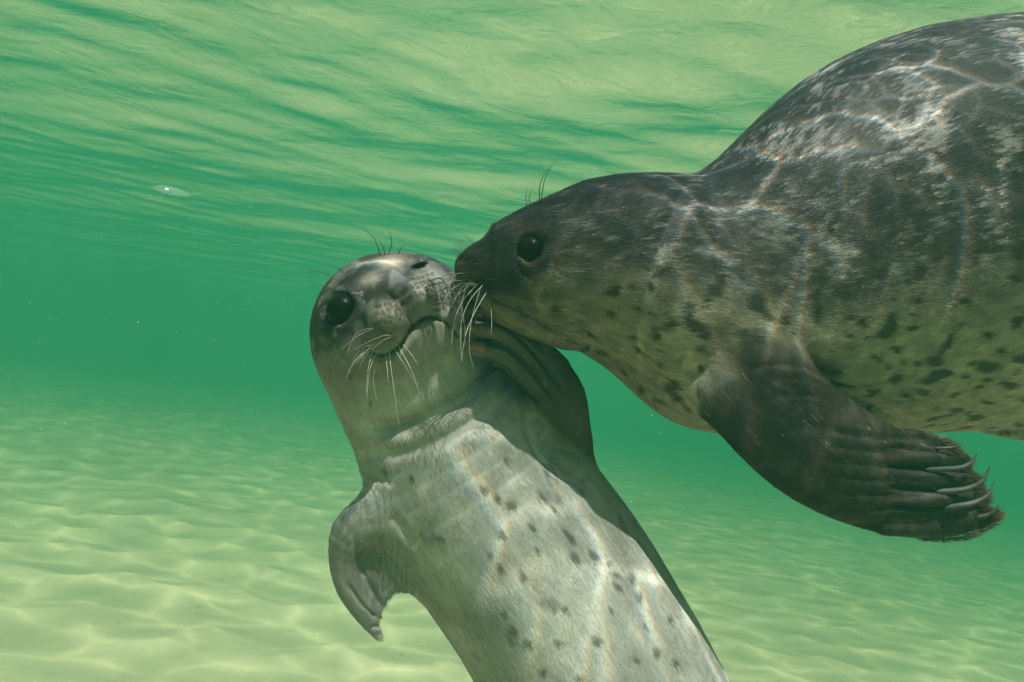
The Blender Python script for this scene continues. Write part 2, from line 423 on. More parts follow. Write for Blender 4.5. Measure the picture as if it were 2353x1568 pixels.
def fur_blades(n, V, Fc, N, T, attrs, L0, lift, mat, parent, keep, wid=0.00032):
    A = np.linalg.norm(np.cross(V[Fc[:, 2]] - V[Fc[:, 0]], V[Fc[:, 3]] - V[Fc[:, 1]]), axis=1)
    vis = keep[Fc].mean(1) * A; f = rng.choice(len(Fc), n, p=vis / vis.sum())
    w = rng.dirichlet([1, 1, 1, 1], n); q = Fc[f]
    g = lambda X: (X[q] * w[..., None]).sum(1)
    p = g(V); nn = g(N); nn /= np.linalg.norm(nn, axis=1)[:, None] + 1e-9
    t_ = g(T) + rng.normal(0, 0.11, (n, 3)); t_ -= nn * (t_ * nn).sum(1)[:, None]; t_ /= np.linalg.norm(t_, axis=1)[:, None] + 1e-9
    b_ = np.cross(nn, t_) + nn * rng.normal(0, 0.14, (n, 1)); L = (L0 * (0.6 + 0.8 * rng.random(n)) * (0.35 + 0.65 * g(keep[:, None])[:, 0]))[:, None]
    root = p - nn * 0.0002; tip = p + t_ * L + nn * (lift * (0.3 + rng.random((n, 1))))
    VV = np.stack([root - b_ * wid, root + b_ * wid, tip], 1).reshape(-1, 3); FF = np.arange(3 * n).reshape(n, 3)
    at = {}
    var = (0.80 + 0.40 * rng.random(n))[:, None]
    for k, (ty, d) in attrs.items():
        d2 = g(d)
        if k == 'coat': d2 = d2 * var
        at[k] = (ty, np.repeat(d2, 3, axis=0))
    o = link_mesh('fur', to_world(VV), FF, mat, parent, smooth=False, attrs=at); o['kind'] = 'stuff'; return o
def plain(name, colr, rough=0.4, spec=0.5, coat=0.0, trans=0.0, noise=0.0):
    m, t = material(name); b = t.n['Principled BSDF']; geo = t.new('ShaderNodeNewGeometry')
    if noise:
        n = t.new('ShaderNodeTexNoise', Vector=geo.outputs['Position'], Scale=140.0, Detail=3.0)
        c_ = t.mix(n.outputs[0], tuple(x * (1 - noise) for x in colr) + (1,), tuple(min(1, x * (1 + noise)) for x in colr) + (1,)); t.set(b, 'Base Color', c_)
    else: b.inputs['Base Color'].default_value = (*colr, 1)
    t.set(b, 'Roughness', rough); b.inputs['Specular IOR Level'].default_value = spec; b.inputs['Coat Weight'].default_value = coat
    b.inputs['Coat Roughness'].default_value = 0.04
    return m
def tube(name, pts, r0, r1, mat, parent, n=10, sides=6, belly=0.0):      # pts camera metric
    c = catmull(np.asarray(pts), n); k = len(c); T_ = np.gradient(c, axis=0); T_ /= np.linalg.norm(T_, axis=1)[:, None]
    A = np.cross(T_, [0.13, 0.3, 0.9]); A /= np.linalg.norm(A, axis=1)[:, None]; B = np.cross(T_, A)
    u = np.linspace(0, 1, k); r = r0 + (r1 - r0) * u ** 1.3 + belly * np.sin(u * math.pi) * r0
    a = np.arange(sides) / sides * 2 * math.pi
    V = (c[:, None] + r[:, None, None] * (A[:, None] * np.cos(a)[None, :, None] + B[:, None] * np.sin(a)[None, :, None])).reshape(-1, 3)
    idx = np.arange(k * sides).reshape(k, sides); nx = np.roll(idx, -1, axis=1)
    Fc = [tuple(x) for x in np.stack([idx[:-1].ravel(), nx[:-1].ravel(), nx[1:].ravel(), idx[1:].ravel()], 1)]
    Fc += [tuple(idx[0][::-1]), tuple(idx[-1])]
    return link_mesh(name, to_world(V), Fc, mat, parent)
def uv_sphere(name, c, rad, axes, mat, parent, nu=40, nv=24):
    th = np.linspace(0, math.pi, nv + 1)[1:-1]; ph = np.arange(nu) / nu * 2 * math.pi
    v = [np.array([0, 0, 1.0])] + [np.array([math.sin(a) * math.cos(b_), math.sin(a) * math.sin(b_), math.cos(a)]) for a in th for b_ in ph] + [np.array([0, 0, -1.0])]
    V = np.array(v) * rad; V = V @ axes + c
    Fc = [(0, 1 + j, 1 + (j + 1) % nu) for j in range(nu)]
    for i in range(nv - 2):
        for j in range(nu):
            a = 1 + i * nu + j; b_ = 1 + i * nu + (j + 1) % nu; Fc.append((a, a + nu, b_ + nu, b_))
    L = len(V) - 1; s0 = 1 + (nv - 2) * nu
    Fc += [(L, s0 + (j + 1) % nu, s0 + j) for j in range(nu)]
    return link_mesh(name, to_world(V), Fc, mat, parent)

eye_mat = plain('eye', (0.004, 0.003, 0.003), 0.3, 0.045, 0.0)
claw_mat = plain('claw', (0.026, 0.028, 0.026), 0.65, 0.25, noise=0.4)
claw_brown = plain('brown_claw', (0.13, 0.075, 0.045), 0.35, 0.5, noise=0.4)
whisk_pale = plain('pale_whisker', (0.5, 0.5, 0.45), 0.35, 0.5)
whisk_dark = plain('dark_whisker', (0.03, 0.028, 0.025), 0.4, 0.4)
whisk_mid = plain('grey_whisker', (0.28, 0.25, 0.20), 0.4, 0.4)

# ------------------------------------------------------------------ the pale seal
HC = P(893, 745, 0.80)
ti = -HC / np.linalg.norm(HC)
ri = np.array([0.85, 0.527, 0]); ri -= ti * (ri @ ti); ri /= np.linalg.norm(ri); ui = np.cross(ri, -ti) * -1.0
if ui[1] < 0: ui = -ui
PHI = R_(15)
rh = math.cos(PHI) * ri - math.sin(PHI) * ti; fh = math.cos(PHI) * ti + math.sin(PHI) * ri; uh = ui
HA = np.stack([rh, uh, fh])                      # rows: right, up, forward
def H(x, y, z):
    v = (x * rh + y * uh + z * fh) * 0.001; vt = v @ ti; lat = v - vt * ti
    return HC + vt * ti + lat * (0.8 - vt) / 0.8
def he(x, y, z, a, b, c): return ellip(H(x, y, z), np.array([a, b, c]) * 0.001, HA)
def hchain(rows, n=3):
    c = Chain([(1000, 700, .8, 10), (1010, 700, .8, 10)], 1)
    r = catmull(np.array(rows, float), n); c.c = np.array([H(*q[:3]) for q in r]); c.r = r[:, 3] * 0.001
    c.s = np.concatenate([[0], np.cumsum(np.linalg.norm(np.diff(c.c, axis=0), axis=1))]); return c
spineA = Chain([(880, 760, .81, 120), (905, 812, .813, 158), (945, 885, .822, 178), (1000, 962, .832, 196), (1060, 1052, .838, 226), (1120, 1150, .840, 245), (1200, 1260, .838, 250),
                (1270, 1360, .832, 252), (1340, 1480, .824, 254), (1405, 1590, .816, 252), (1500, 1760, .81, 240), (1600, 1930, .82, 195), (1700, 2050, .84, 130), (1770, 2110, .86, 60)], 3)
armL = Chain([(985, 1215, .80, 60), (920, 1190, .785, 62), (855, 1192, .775, 52), (808, 1222, .77, 46), (790, 1285, .77, 34), (803, 1350, .772, 30), (838, 1410, .776, 24), (866, 1456, .78, 12), (878, 1474, .78, 6)], 3, 0.8)
webL = Chain([(1000, 1262, .795, 84), (938, 1252, .785, 88), (900, 1278, .78, 76), (868, 1330, .777, 46), (862, 1390, .777, 22)], 3, 0.22)
armR = Chain([(1230, 1130, .84, 70), (1300, 1100, .835, 60), (1318, 1040, .825, 46), (1306, 975, .81, 50), (1286, 915, .798, 60), (1256, 862, .79, 56), (1232, 826, .785, 44)], 3, 0.5)
fingers = [Chain([(1275, 935, .805, 30), (1215, 868, .770, 26), (1165, 826, .758, 24), (1122, 808, .754, 19), (1092, 805, .756, 13)], 3, 0.85),
           Chain([(1275, 890, .80, 30), (1215, 812, .770, 26), (1160, 772, .758, 23), (1110, 760, .754, 18), (1076, 766, .758, 12)], 3, 0.85),
           Chain([(1270, 850, .79, 30), (1215, 770, .772, 25), (1160, 724, .762, 22), (1115, 708, .762, 17), (1085, 712, .766, 11)], 3, 0.85),
           Chain([(1250, 810, .79, 26), (1190, 720, .785, 22), (1130, 680, .78, 17), (1095, 672, .78, 11)], 3, 0.85),
           Chain([(1260, 860, .805, 55), (1190, 790, .815, 50), (1130, 755, .815, 42), (1085, 745, .815, 26)], 3, 0.3)]
hindP = [Chain([(1740, 2090, .85, 60), (1840, 2150, .87, 60), (1950, 2180, .89, 75)], 3, 0.35), Chain([(1740, 2090, .86, 60), (1800, 2190, .90, 60), (1880, 2260, .93, 75)], 3, 0.35)]
eyeL = H(-43, 34, 41); eyeR = H(44, 33, 41)
head_parts = [he(0, 2, -2, 73, 68, 74)]
parts2 = [(he(-30, 4, 36, 34, 36, 34), 0.03), (he(30, 4, 36, 34, 36, 34), 0.03),
          (hchain([(0, 30, 52, 22), (0, 24, 72, 19), (0, 20, 84, 14)]), 0.022),
          (he(0, -28, 34, 44, 30, 46), 0.022), (he(0, -26, 62, 24, 15, 20), 0.016),
          (he(-19, 6, 79, 22, 20, 23), 0.006), (he(19, 6, 79, 22, 20, 23), 0.006),
          (he(0, 19, 88, 11, 7, 9), 0.006), (he(38, -14, 34, 32, 34, 34), 0.03)]
def march(fn, x, y, z0=0.55):
    z = np.arange(z0, z0 + 0.5, 0.0005); Q = np.stack([(x - CX) / FPX * z, (CY - y) / FPX * z, z], 1); return z[np.argmax(fn(Q) < 0)]
def headf(q):
    g = smin(spineA(q), head_parts[0](q), 0.035)
    for p, k in parts2: g = smin(g, p(q), k)
    return g
eyeL = P(790, 714, march(headf, 790, 714) + 0.0125)
def pup_sdf(Q):
    f = smin(spineA(Q), head_parts[0](Q), 0.035)
    near = (np.linalg.norm(Q - HC.astype(Q.dtype), axis=1) < 0.17)
    if near.any():
        q = Q[near]; g = f[near]
        for p, k in parts2: g = smin(g, p(q), k)
        for e, s_ in ((eyeL, 1),):     # hollow for the eye
            d = np.linalg.norm(q - e.astype(q.dtype), axis=1) - 0.0165
            g = smax(g, -d, 0.006)
        f[near] = g
    near = (Q[:, 0] > P(1040, 0, .76)[0]) & (Q[:, 1] > P(0, 1300, .8)[1]) & (Q[:, 1] < P(0, 600, .8)[1])
    if near.any():
        q = Q[near]; g = f[near]
        a = armR(q)
        for fg in fingers: a = smin(a, fg(q), 0.004)
        f[near] = smin(g, a, 0.010 )
    near = (Q[:, 0] < P(1080, 0, .84)[0]) & (Q[:, 1] < P(0, 1080, .84)[1])
    if near.any():
        q = Q[near]; g = f[near]
        a = smin(armL(q), webL(q), 0.014)
        f[near] = smin(g, a, 0.034)
    near = Q[:, 1] < P(0, 1850, .95)[1]
    if near.any():
        q = Q[near]; g = f[near]
        for hc in hindP: g = smin(g, hc(q), 0.03)
        f[near] = g
    return f
lo = [P(700, 0, .80)[0] - .02, P(0, 2360, .95)[1] - .02, 0.62]; hi = [P(2060, 0, .92)[0] + .03, P(0, 560, .8)[1] + 0.02, 1.02]
V, Fc = build(pup_sdf, lo, hi, 0.0045)
S = Sculpt(V, Fc)
dA = armR(V)
for fg in fingers: dA = np.minimum(dA, fg(V))
isarmR = sstep(-dA, -0.010, 0.000) * (S.px > 1055)
dL = np.minimum(armL(V), webL(V)); isarmL = sstep(-dL, -0.012, 0.0) * (S.px < 1010)
body = 1 - np.maximum(isarmR, isarmL)
# folds of the neck
for pts, w, d in (([(828, 985), (900, 982), (980, 955), (1060, 912), (1130, 855), (1175, 790)], 20, 14),
                  ([(838, 1035), (930, 1035), (1030, 1000), (1110, 945), (1165, 890), (1205, 840)], 18, 5),
                  ([(835, 1010), (920, 1012), (1010, 980), (1090, 925), (1150, 870)], 14, -1.0),
                  ([(800, 880), (880, 885), (960, 862), (1040, 815)], 16, 2.5),
                  ([(1212, 935), (1222, 1000), (1260, 1060), (1330, 1110)], 12, 7), ([(1250, 975), (1270, 1020), (1300, 1060), (1340, 1095)], 16, 8)):
    S.stroke(pts, w, d, body)
# mouth, nose, eyes
S.stroke([(838, 795), (858, 815), (885, 818), (915, 800), (935, 775), (950, 752), (975, 735), (1005, 732), (1032, 745), (1052, 775)], 4.5, 4.5, body)
S.stroke([(850, 828), (885, 834), (920, 818), (945, 790), (960, 765)], 6, -2.0, body)
S.stroke([(925, 690), (932, 712), (944, 735), (952, 752)], 4, 3.5, body)
S.stroke([(888, 672), (902, 684), (914, 687)], 3.5, 3, body); S.stroke([(925, 683), (934, 672), (938, 660)], 3.5, 3, body)
S.stroke([(765, 672), (790, 668), (815, 680), (824, 700)], 6, -2.2, body); S.stroke([(762, 700), (765, 735), (785, 757), (812, 745)], 6, -1.6, body)
S.stroke([(930, 605), (955, 596), (985, 600)], 6, -2.5, body); S.stroke([(935, 628), (965, 624), (990, 612)], 6, -2.5, body)
# striations of the fore flippers
for i in range(26):
    x = 845 + i * 6.3 + rng.normal(0, 1.5); y0 = 1210 + rng.random() * 50
    S.stroke([(x + 8, y0), (x + 2, y0 + 60), (x - 4, y0 + 130 + rng.random() * 20)], 2.6, 1.5 * rng.random() + 0.5, sstep(-dL, -0.02, -0.005))
S.stroke([(815, 1225), (825, 1290), (850, 1350), (880, 1400)], 6, 2.5, isarmL); S.stroke([(800, 1340), (830, 1385), (866, 1420)], 4, 4, isarmL)
S.stroke([(848, 1440), (870, 1436), (880, 1425)], 3, 3, isarmL); S.stroke([(900, 1180), (925, 1215), (960, 1250)], 12, 4)
for pts in ([(1080, 786), (1140, 790), (1190, 818), (1245, 875), (1290, 950)], [(1085, 736), (1140, 742), (1190, 770), (1245, 832), (1295, 900)], [(1100, 690), (1150, 700), (1200, 735), (1250, 800)]):
    S.stroke(pts, 5.5, 6, isarmR)
S.dent(1290, 1010, 30, 40, 30, 14, body)
V = S.done(); PV, PN = V, S.N
px, py = S.px, S.py
n_a = n3(V, 38, 50); n_b = n3(V, 95, 60); n_c = n3(V, 14, 70)
pale = np.array([0.36, 0.35, 0.315]); dark = np.array([0.060, 0.058, 0.052]); mid = np.array([0.24, 0.235, 0.205])
def lerp(c0, c1, w): return c0 * (1 - w[:, None]) + c1 * w[:, None]
hx = ((V - HC) @ HA.T) * 1000                    # head frame, mm
C = np.tile(pale, (len(V), 1))
C = lerp(C, mid, np.clip(0.35 + 1.3 * n_c, 0, 0.6))
inhead = sstep(-np.linalg.norm(V - HC, axis=1), -0.13, -0.095)
crown = inhead * sstep(hx[:, 1] + 20 * n_a + 14 * n_b - 0.1 * np.abs(hx[:, 0]), -30, 12)
C = lerp(C, dark * 0.42, crown * 0.97)
C = lerp(C, mid * 0.6, inhead * (1 - crown) * sstep(hx[:, 1], -65, -20) * 0.75)
C = lerp(C, mid * 0.9, crown * np.clip((n_a * .5 + n_b * 1.4) * 2.6 - 0.35, 0, 0.35))
C = lerp(C, np.array([.27, .235, .185]), inhead * blob(px, py, 893, 712, 30, 24, -25, 3) * 0.7)
C = lerp(C, np.array([.30, .27, .22]), inhead * blob(px, py, 966, 656, 22, 26, 0, 3) * 0.7)
C = lerp(C, np.array([.36, .31, .26]), blob(px, py, 905, 600, 30, 14, -8, 2) * 0.75 * (py < 660)); C = lerp(C, np.array([.30, .27, .24]), blob(px, py, 850, 640, 26, 14, -30) * 0.6)
C = lerp(C, np.array([.40, .37, .33]), blob(px, py, 985, 625, 32, 12, 20) * 0.7)
C = lerp(C, np.array([.05, .045, .04]), blob(px, py, 913, 672, 26, 15, -35, 4) * inhead * 0.92)
C = lerp(C, np.array([.014, .012, .011]), blob(px, py, 792, 716, 42, 46, 15, 4) * inhead * 0.85)
C = lerp(C, np.array([.012, .011, .010]), blob(px, py, 960, 612, 26, 12, -25, 5) * inhead)
C = lerp(C, np.array([.06, .055, .045]), inhead * blob(px, py, 880, 775, 34, 26, 0, 4) * 0.55)
d_, _ = seg_dist(px, py, catmull(np.array([(838, 795), (858, 815), (885, 818), (915, 800), (935, 775), (950, 752), (975, 735), (1005, 732), (1032, 745), (1052, 775)], float), 3))
C = lerp(C, dark * 0.3, np.exp(-(d_ / 3.2) ** 2) * 0.9 * body)
FOL = np.zeros(len(V))
for sx, sy, jj in ((893, 722, 0), (968, 662, 1)):           # follicles of the whisker pads
    for i in range(5):
        for j in range(6):
            x = sx - 30 + j * 11 + (i % 2) * 5 + rng.normal(0, 1.2); y = sy - 22 + i * 10 + rng.normal(0, 1.2) - (j - 2) * 3
            FOL = np.maximum(FOL, blob(px, py, x, y, 4.2, 4.2) * body)
pspots = [(1150, 1228, 12, 19, -28), (1305, 1225, 9, 26, -42), (1316, 1275, 14, 18, -40), (1359, 1271, 9, 18, -40), (1202, 1321, 11, 20, -28), (1412, 1317, 15, 8, 10), (1414, 1343, 14, 9, 30),
          (1468, 1369, 12, 14, 0), (1372, 1472, 18, 14, 20), (1176, 1158, 17, 16, 0), (1242, 1141, 7, 17, -30), (1148, 1302, 10, 20, -15), (1179, 1446, 10, 18, -30), (1207, 1480, 12, 12, 0), (1248, 1543, 14, 12, 0),
          (1451, 1321, 10, 16, -30), (1459, 1513, 10, 12, 0), (1512, 1498, 9, 16, -20), (1110, 1120, 12, 10, 0), (1162, 1054, 8, 9, 0), (1140, 1140, 9, 14, -20), (1236, 1265, 6, 12, -30), (1340, 1130, 8, 8, 0),
          (880, 1078, 7, 8, 0), (942, 1098, 7, 12, 0), (1010, 1235, 10, 9, 0), (1270, 1170, 6, 14, -35), (1285, 1480, 20, 8, 0), (1160, 1405, 8, 10, 0), (1395, 1290, 8, 8, 0), (1540, 1420, 8, 12, 0), (1330, 1560, 14, 9, 0),
          (1125, 1270, 7, 10, 0), (760, 845, 5, 7, 0), (805, 862, 6, 8, 0), (850, 925, 5, 6, 0), (1480, 1440, 10, 8, 0), (1220, 1210, 8, 12, -30), (1555, 1520, 9, 14, -20), (1300, 1400, 8, 8, 0), (1400, 1400, 7, 10, -30)]
wpx = px + 8 * n_b; wpy = py + 8 * n_a; SP = np.zeros(len(V))
for s_ in pspots:
    SP = np.maximum(SP, blob(wpx, wpy, *s_, p=2.3) * 0.88 * body * (V[:, 2] < .9))
sp = n3(V, 55, 90); SP = np.maximum(SP, sstep(sp + 0.25 * n_b, 0.36, 0.62) * 0.45 * body * (1 - inhead))
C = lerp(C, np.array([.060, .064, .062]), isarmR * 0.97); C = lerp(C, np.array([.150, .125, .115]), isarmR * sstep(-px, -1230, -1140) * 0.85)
C = lerp(C, np.array([.22, .22, .20]), isarmL * 0.75)
C = lerp(C, np.array([.55, .52, .46]), isarmL * blob(px, py, 880, 1470, 20, 12, 0, 4))
C = np.clip(C * (1 + 0.35 * n_a)[:, None], 0.006, 0.8)
flow = spineA(V, flow=True)
fr_ = armR(V, flow=True) + 3; fl_ = armL(V, flow=True) + 6; hf = np.stack([hx[:, 2], hx[:, 0], hx[:, 1]], 1) * 0.001 + 9
flow = np.where((isarmR > 0.5)[:, None], fr_, flow); flow = np.where((isarmL > 0.5)[:, None], fl_, flow)
pup = empty('seal', to_world(P(1120, 1150, .885)))
tag(pup, 'pale grey spotted seal rearing upright, whiskered face to the camera, one fore flipper raised', 'seal')
fm = fur_material('pale_fur', 0.32, 0.35, 0.16, (.26, .24, .21, 1), 0.70)
RGBA = np.concatenate([C, np.ones((len(C), 1))], 1)
SP = np.maximum(SP, FOL * 1.1)
for pts in ([(1075, 784), (1140, 790), (1190, 818), (1245, 875)], [(1080, 735), (1140, 742), (1190, 770), (1245, 832)], [(1095, 690), (1150, 700), (1200, 735), (1240, 790)], [(1118, 826), (1170, 852), (1215, 905), (1262, 965)]):
    dg_, ug_ = seg_dist(px, py, catmull(np.array(pts, float), 3)); SP = np.maximum(SP, np.exp(-(dg_ / 6.0) ** 2) * isarmR * 0.95 * (1 - 0.7 * ug_))  # shade between the digits, painted into the spot layer as dark strokes
SP = np.maximum(SP, blob(px, py, 790, 714, 36, 42, 15, 5) * inhead); SP = np.maximum(SP, blob(px, py, 913, 670, 32, 17, -33, 4) * inhead); SP = np.maximum(SP, np.exp(-(d_ / 3.6) ** 2) * 0.9 * body); PALE = inhead * crown * 0.10; SPC = np.stack([SP, PALE, SP * 0, SP * 0 + 1], 1)
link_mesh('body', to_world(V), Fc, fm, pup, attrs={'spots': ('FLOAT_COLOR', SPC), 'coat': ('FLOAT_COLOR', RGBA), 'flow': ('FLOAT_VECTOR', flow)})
Tn = spineA(V, flow='tan'); nose = H(0, 19, 96); rad = V - nose; rad /= np.linalg.norm(rad, axis=1)[:, None] + 1e-9
kk = sstep(-np.linalg.norm(V - HC, axis=1), -0.15, -0.08)[:, None]; Tn = Tn * (1 - kk) + rad * kk
Tn = np.where((isarmR > 0.5)[:, None], armR(V, flow='tan'), Tn); Tn = np.where((isarmL > 0.5)[:, None], armL(V, flow='tan'), Tn)
keep = np.where(V[:, 1] > P(0, 1750, .95)[1], 1.0, 0.0) * (1 - 0.92 * blob(px, py, 790, 714, 34, 38, 0, 4) * (inhead > .5)) * (1 - 0.9 * blob(px, py, 912, 674, 26, 16, -35, 4)) * (1 - 0.9 * blob(px, py, 961, 611, 24, 12, -25, 4))
keep = keep * np.where(S.face > 0.02, 1, 0.25) * (1 - 0.8 * inhead * sstep(hx[:, 2], 40, 80))
at_ = {'spots': ('FLOAT_COLOR', SPC), 'coat': ('FLOAT_COLOR', RGBA), 'flow': ('FLOAT_VECTOR', flow)}
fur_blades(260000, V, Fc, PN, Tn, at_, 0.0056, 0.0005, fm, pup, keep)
o = uv_sphere('eye', eyeL, np.array([.0163, .0163, .0163]), HA, eye_mat, pup)
o = uv_sphere('eye', P(961, 611, depth_at(PV, PN, 961, 611, 6) + 0.0012), np.array([.0095, .0026, .0030]), np.array([[.92, .38, 0], [-.38, .92, 0], [0, 0, 1.0]]), eye_mat, pup)
def claw(pts, d, r, mat, parent, V_=None):
    tube('claw', [P(x, y, dd) for (x, y), dd in zip(pts, d)], r, 0.0005, mat, parent, n=6, sides=8)
claw([(1112, 801), (1092, 796), (1074, 798), (1062, 808)], [.751, .747, .748, .752], 0.0058, claw_brown, pup)
claw([(1095, 756), (1076, 752), (1061, 757), (1051, 768)], [.751, .748, .750, .754], 0.0052, claw_brown, pup)
claw([(1102, 704), (1085, 700), (1070, 704), (1060, 714)], [.758, .755, .757, .761], 0.0042, claw_mat, pup)
def whisker(pts, V_, mat, parent, r=0.00055, lift=(0.0, -0.02, -0.03)):
    r = r * (0.42 if mat.name.startswith('pale') else 0.85)
    z = depth_at(V_, None, pts[0][0], pts[0][1], 6)
    if z is None: z = 0.75
    n = len(pts); rows = []
    for i, (x, y) in enumerate(pts):
        u = i / (n - 1); rows.append(P(x, y, z + 0.001 + lift[2] * u))
    tube('whisker', rows, r, r * 0.2, mat, parent, n=6, sides=5)
wp = [([(858, 800), (846, 850), (842, 905)], 0), ([(868, 805), (850, 850), (843, 915)], 0), ([(893, 800), (903, 880), (918, 985)], 0), ([(915, 795), (945, 850), (966, 910)], 0), ([(925, 790), (945, 815), (962, 840)], 0),
      ([(850, 800), (815, 830), (795, 870)], 0), ([(885, 805), (890, 850), (892, 880)], 0), ([(858, 795), (838, 812), (818, 832)], 0),
      ([(845, 780), (790, 815), (755, 865), (752, 905)], 1), ([(842, 765), (790, 790), (770, 830)], 1), ([(870, 815), (858, 870), (866, 920)], 2), ([(905, 800), (930, 840), (960, 890)], 2)]
for pts, k in wp: whisker(pts, V, (whisk_pale, whisk_dark, whisk_mid)[k], pup, 0.0007 if k == 0 else 0.0005)
for i in range(26):                                          # pad whiskers sweeping right, towards the other muzzle
    a = rng.random(); x0 = 975 + 30 * rng.random(); y0 = 640 + 75 * rng.random()
    L = 30 + 45 * rng.random(); dy = 50 + 80 * rng.random()
    whisker([(x0, y0), (x0 + L * 0.6, y0 - 4), (x0 + L, y0 + dy * 0.4), (x0 + L + 6 * rng.random(), y0 + dy)], V, (whisk_dark, whisk_mid, whisk_dark)[i % 3], pup, 0.00045)
for i in range(14):
    x0 = 855 + 60 * rng.random(); y0 = 750 + 45 * rng.random()
    whisker([(x0, y0), (x0 - 20 - 30 * rng.random(), y0 + 12), (x0 - 45 - 50 * rng.random(), y0 + 30 + 45 * rng.random())], V, (whisk_mid, whisk_dark)[i % 2], pup, 0.0004)
for pts in ([(874, 588), (862, 552), (842, 530), (828, 515)], [(884, 586), (880, 565), (868, 548)], [(893, 584), (900, 560), (895, 535), (878, 512)], [(915, 585), (922, 570), (932, 562)],
            [(800, 637), (778, 618), (752, 610)], [(785, 650), (745, 628), (710, 625), (690, 632)], [(770, 665), (735, 655), (708, 666)], [(745, 720), (738, 690), (720, 672)]):
    whisker(pts, V, whisk_dark, pup, 0.0006, (0, 0, -0.005))

# ------------------------------------------------------------------ the dark seal
TOP = np.array([(1130, 536), (1180, 502), (1200, 488), (1260, 451), (1340, 416), (1420, 401), (1500, 398), (1560, 400), (1590, 402), (1640, 368), (1700, 308), (1760, 245), (1830, 186), (1900, 140), (1980, 102), (2080, 70), (2200, 50), (2353, 40), (2560, 60), (2760, 140), (2950, 270), (3100, 400), (3200, 480), (3260, 530)], float)
BOT = np.array([(1130, 712), (1180, 733), (1220, 757), (1320, 800), (1400, 850), (1450, 898), (1500, 948), (1560, 982), (1640, 1000), (1700, 1006), (1800, 1010), (2000, 1012), (2100, 1008), (2353, 1000), (2560, 980), (2760, 900), (2950, 800), (3100, 700), (3200, 630), (3260, 590)], float)
gx = np.arange(1100, 3270, 4.0)
def smooth1(a, s):
    k = np.exp(-np.arange(-30, 31) ** 2 / (2 * s * s)); k /= k.sum(); return np.convolve(np.pad(a, 30, mode='edge'), k, 'valid')
tp = smooth1(np.interp(gx, *TOP.T), 3.0); bt_ = smooth1(np.interp(gx, *BOT.T), 7.0)
zr = np.interp(gx, [1100, 1300, 1500, 1700, 2000, 2353, 3300], [.745, .755, .79, .86, .98, 1.06, 1.18]); zr = smooth1(zr, 20)
cyp = (tp + bt_) / 2; rp = (bt_ - tp) / 2
Ym = (CY - cyp) / FPX * zr; Rm = rp / FPX * zr; Rm *= np.sqrt(1 - (Rm / zr) ** 2)
Wm = Rm * np.interp(gx, [1100, 1300, 1600, 2000], [0.80, 0.86, 0.90, 0.95]); Xm = (gx - CX) / FPX * zr
def prof(Q):
    x = Q[:, 0].astype(float); c = np.interp(x, Xm, Ym); r = np.interp(x, Xm, Rm); w = np.interp(x, Xm, Wm); z = np.interp(x, Xm, zr)
    k = np.sqrt(((Q[:, 1] - c) / r) ** 2 + ((Q[:, 2] - z) / w) ** 2)
    f = ((k - 1) * np.minimum(r, w) * 0.8)
    return np.maximum(np.maximum(f, (Xm[10] - x)), x - Xm[-3]).astype(Q.dtype)
muz = Chain([(1088, 616, .745, 44), (1118, 622, .745, 68), (1160, 626, .745, 92), (1215, 628, .745, 124), (1260, 628, .745, 140)], 3, 0.85)
jaw = Chain([(1120, 662, .745, 24), (1180, 690, .745, 38), (1240, 716, .745, 48), (1300, 735, .75, 60)], 3, 1.0)
padD = ellip(P(1098, 632, .722), np.array([.020, .020, .016])); padF = ellip(P(1100, 630, .768), np.array([.020, .020, .016]))
flip = Chain([(1630, 740, .80, 115), (1700, 850, .735, 125), (1785, 950, .722, 130), (1885, 1032, .732, 132), (2000, 1092, .752, 124), (2110, 1130, .765, 108), (2185, 1150, .775, 84)], 3, 0.22)
digits = [Chain([(2000, 1010, 0.752, 26), (2100, 1012, 0.762, 26), (2178, 1022, 0.771, 14)], 3, 0.45), Chain([(2020, 1050, 0.745, 30), (2130, 1055, 0.752, 30), (2212, 1058, 0.770, 17)], 3, 0.5), Chain([(2030, 1100, 0.745, 32), (2150, 1103, 0.752, 30), (2238, 1104, 0.770, 17)], 3, 0.5),
          Chain([(2040, 1150, 0.745, 32), (2160, 1150, 0.752, 30), (2256, 1142, 0.770, 16)], 3, 0.5), Chain([(2040, 1192, 0.752, 40), (2160, 1196, 0.762, 38), (2250, 1190, 0.771, 26), (2288, 1186, 0.775, 13)], 3, 0.45)]
farf = Chain([(2180, 930, 1.16, 40), (2330, 955, 1.19, 55), (2480, 960, 1.21, 60), (2600, 950, 1.23, 40)], 3, 0.3)
hindD = [Chain([(3180, 560, 1.15, 80), (3320, 600, 1.14, 80), (3440, 640, 1.15, 100)], 3, 0.4), Chain([(3180, 560, 1.20, 80), (3320, 610, 1.24, 80), (3440, 660, 1.28, 100)], 3, 0.4)]
eyeD = P(1221, 576, .688)
def headd(q): return smin(prof(q), muz(q), 0.02)
eyeD = P(1221, 576, march(headd, 1221, 576) + 0.0110)
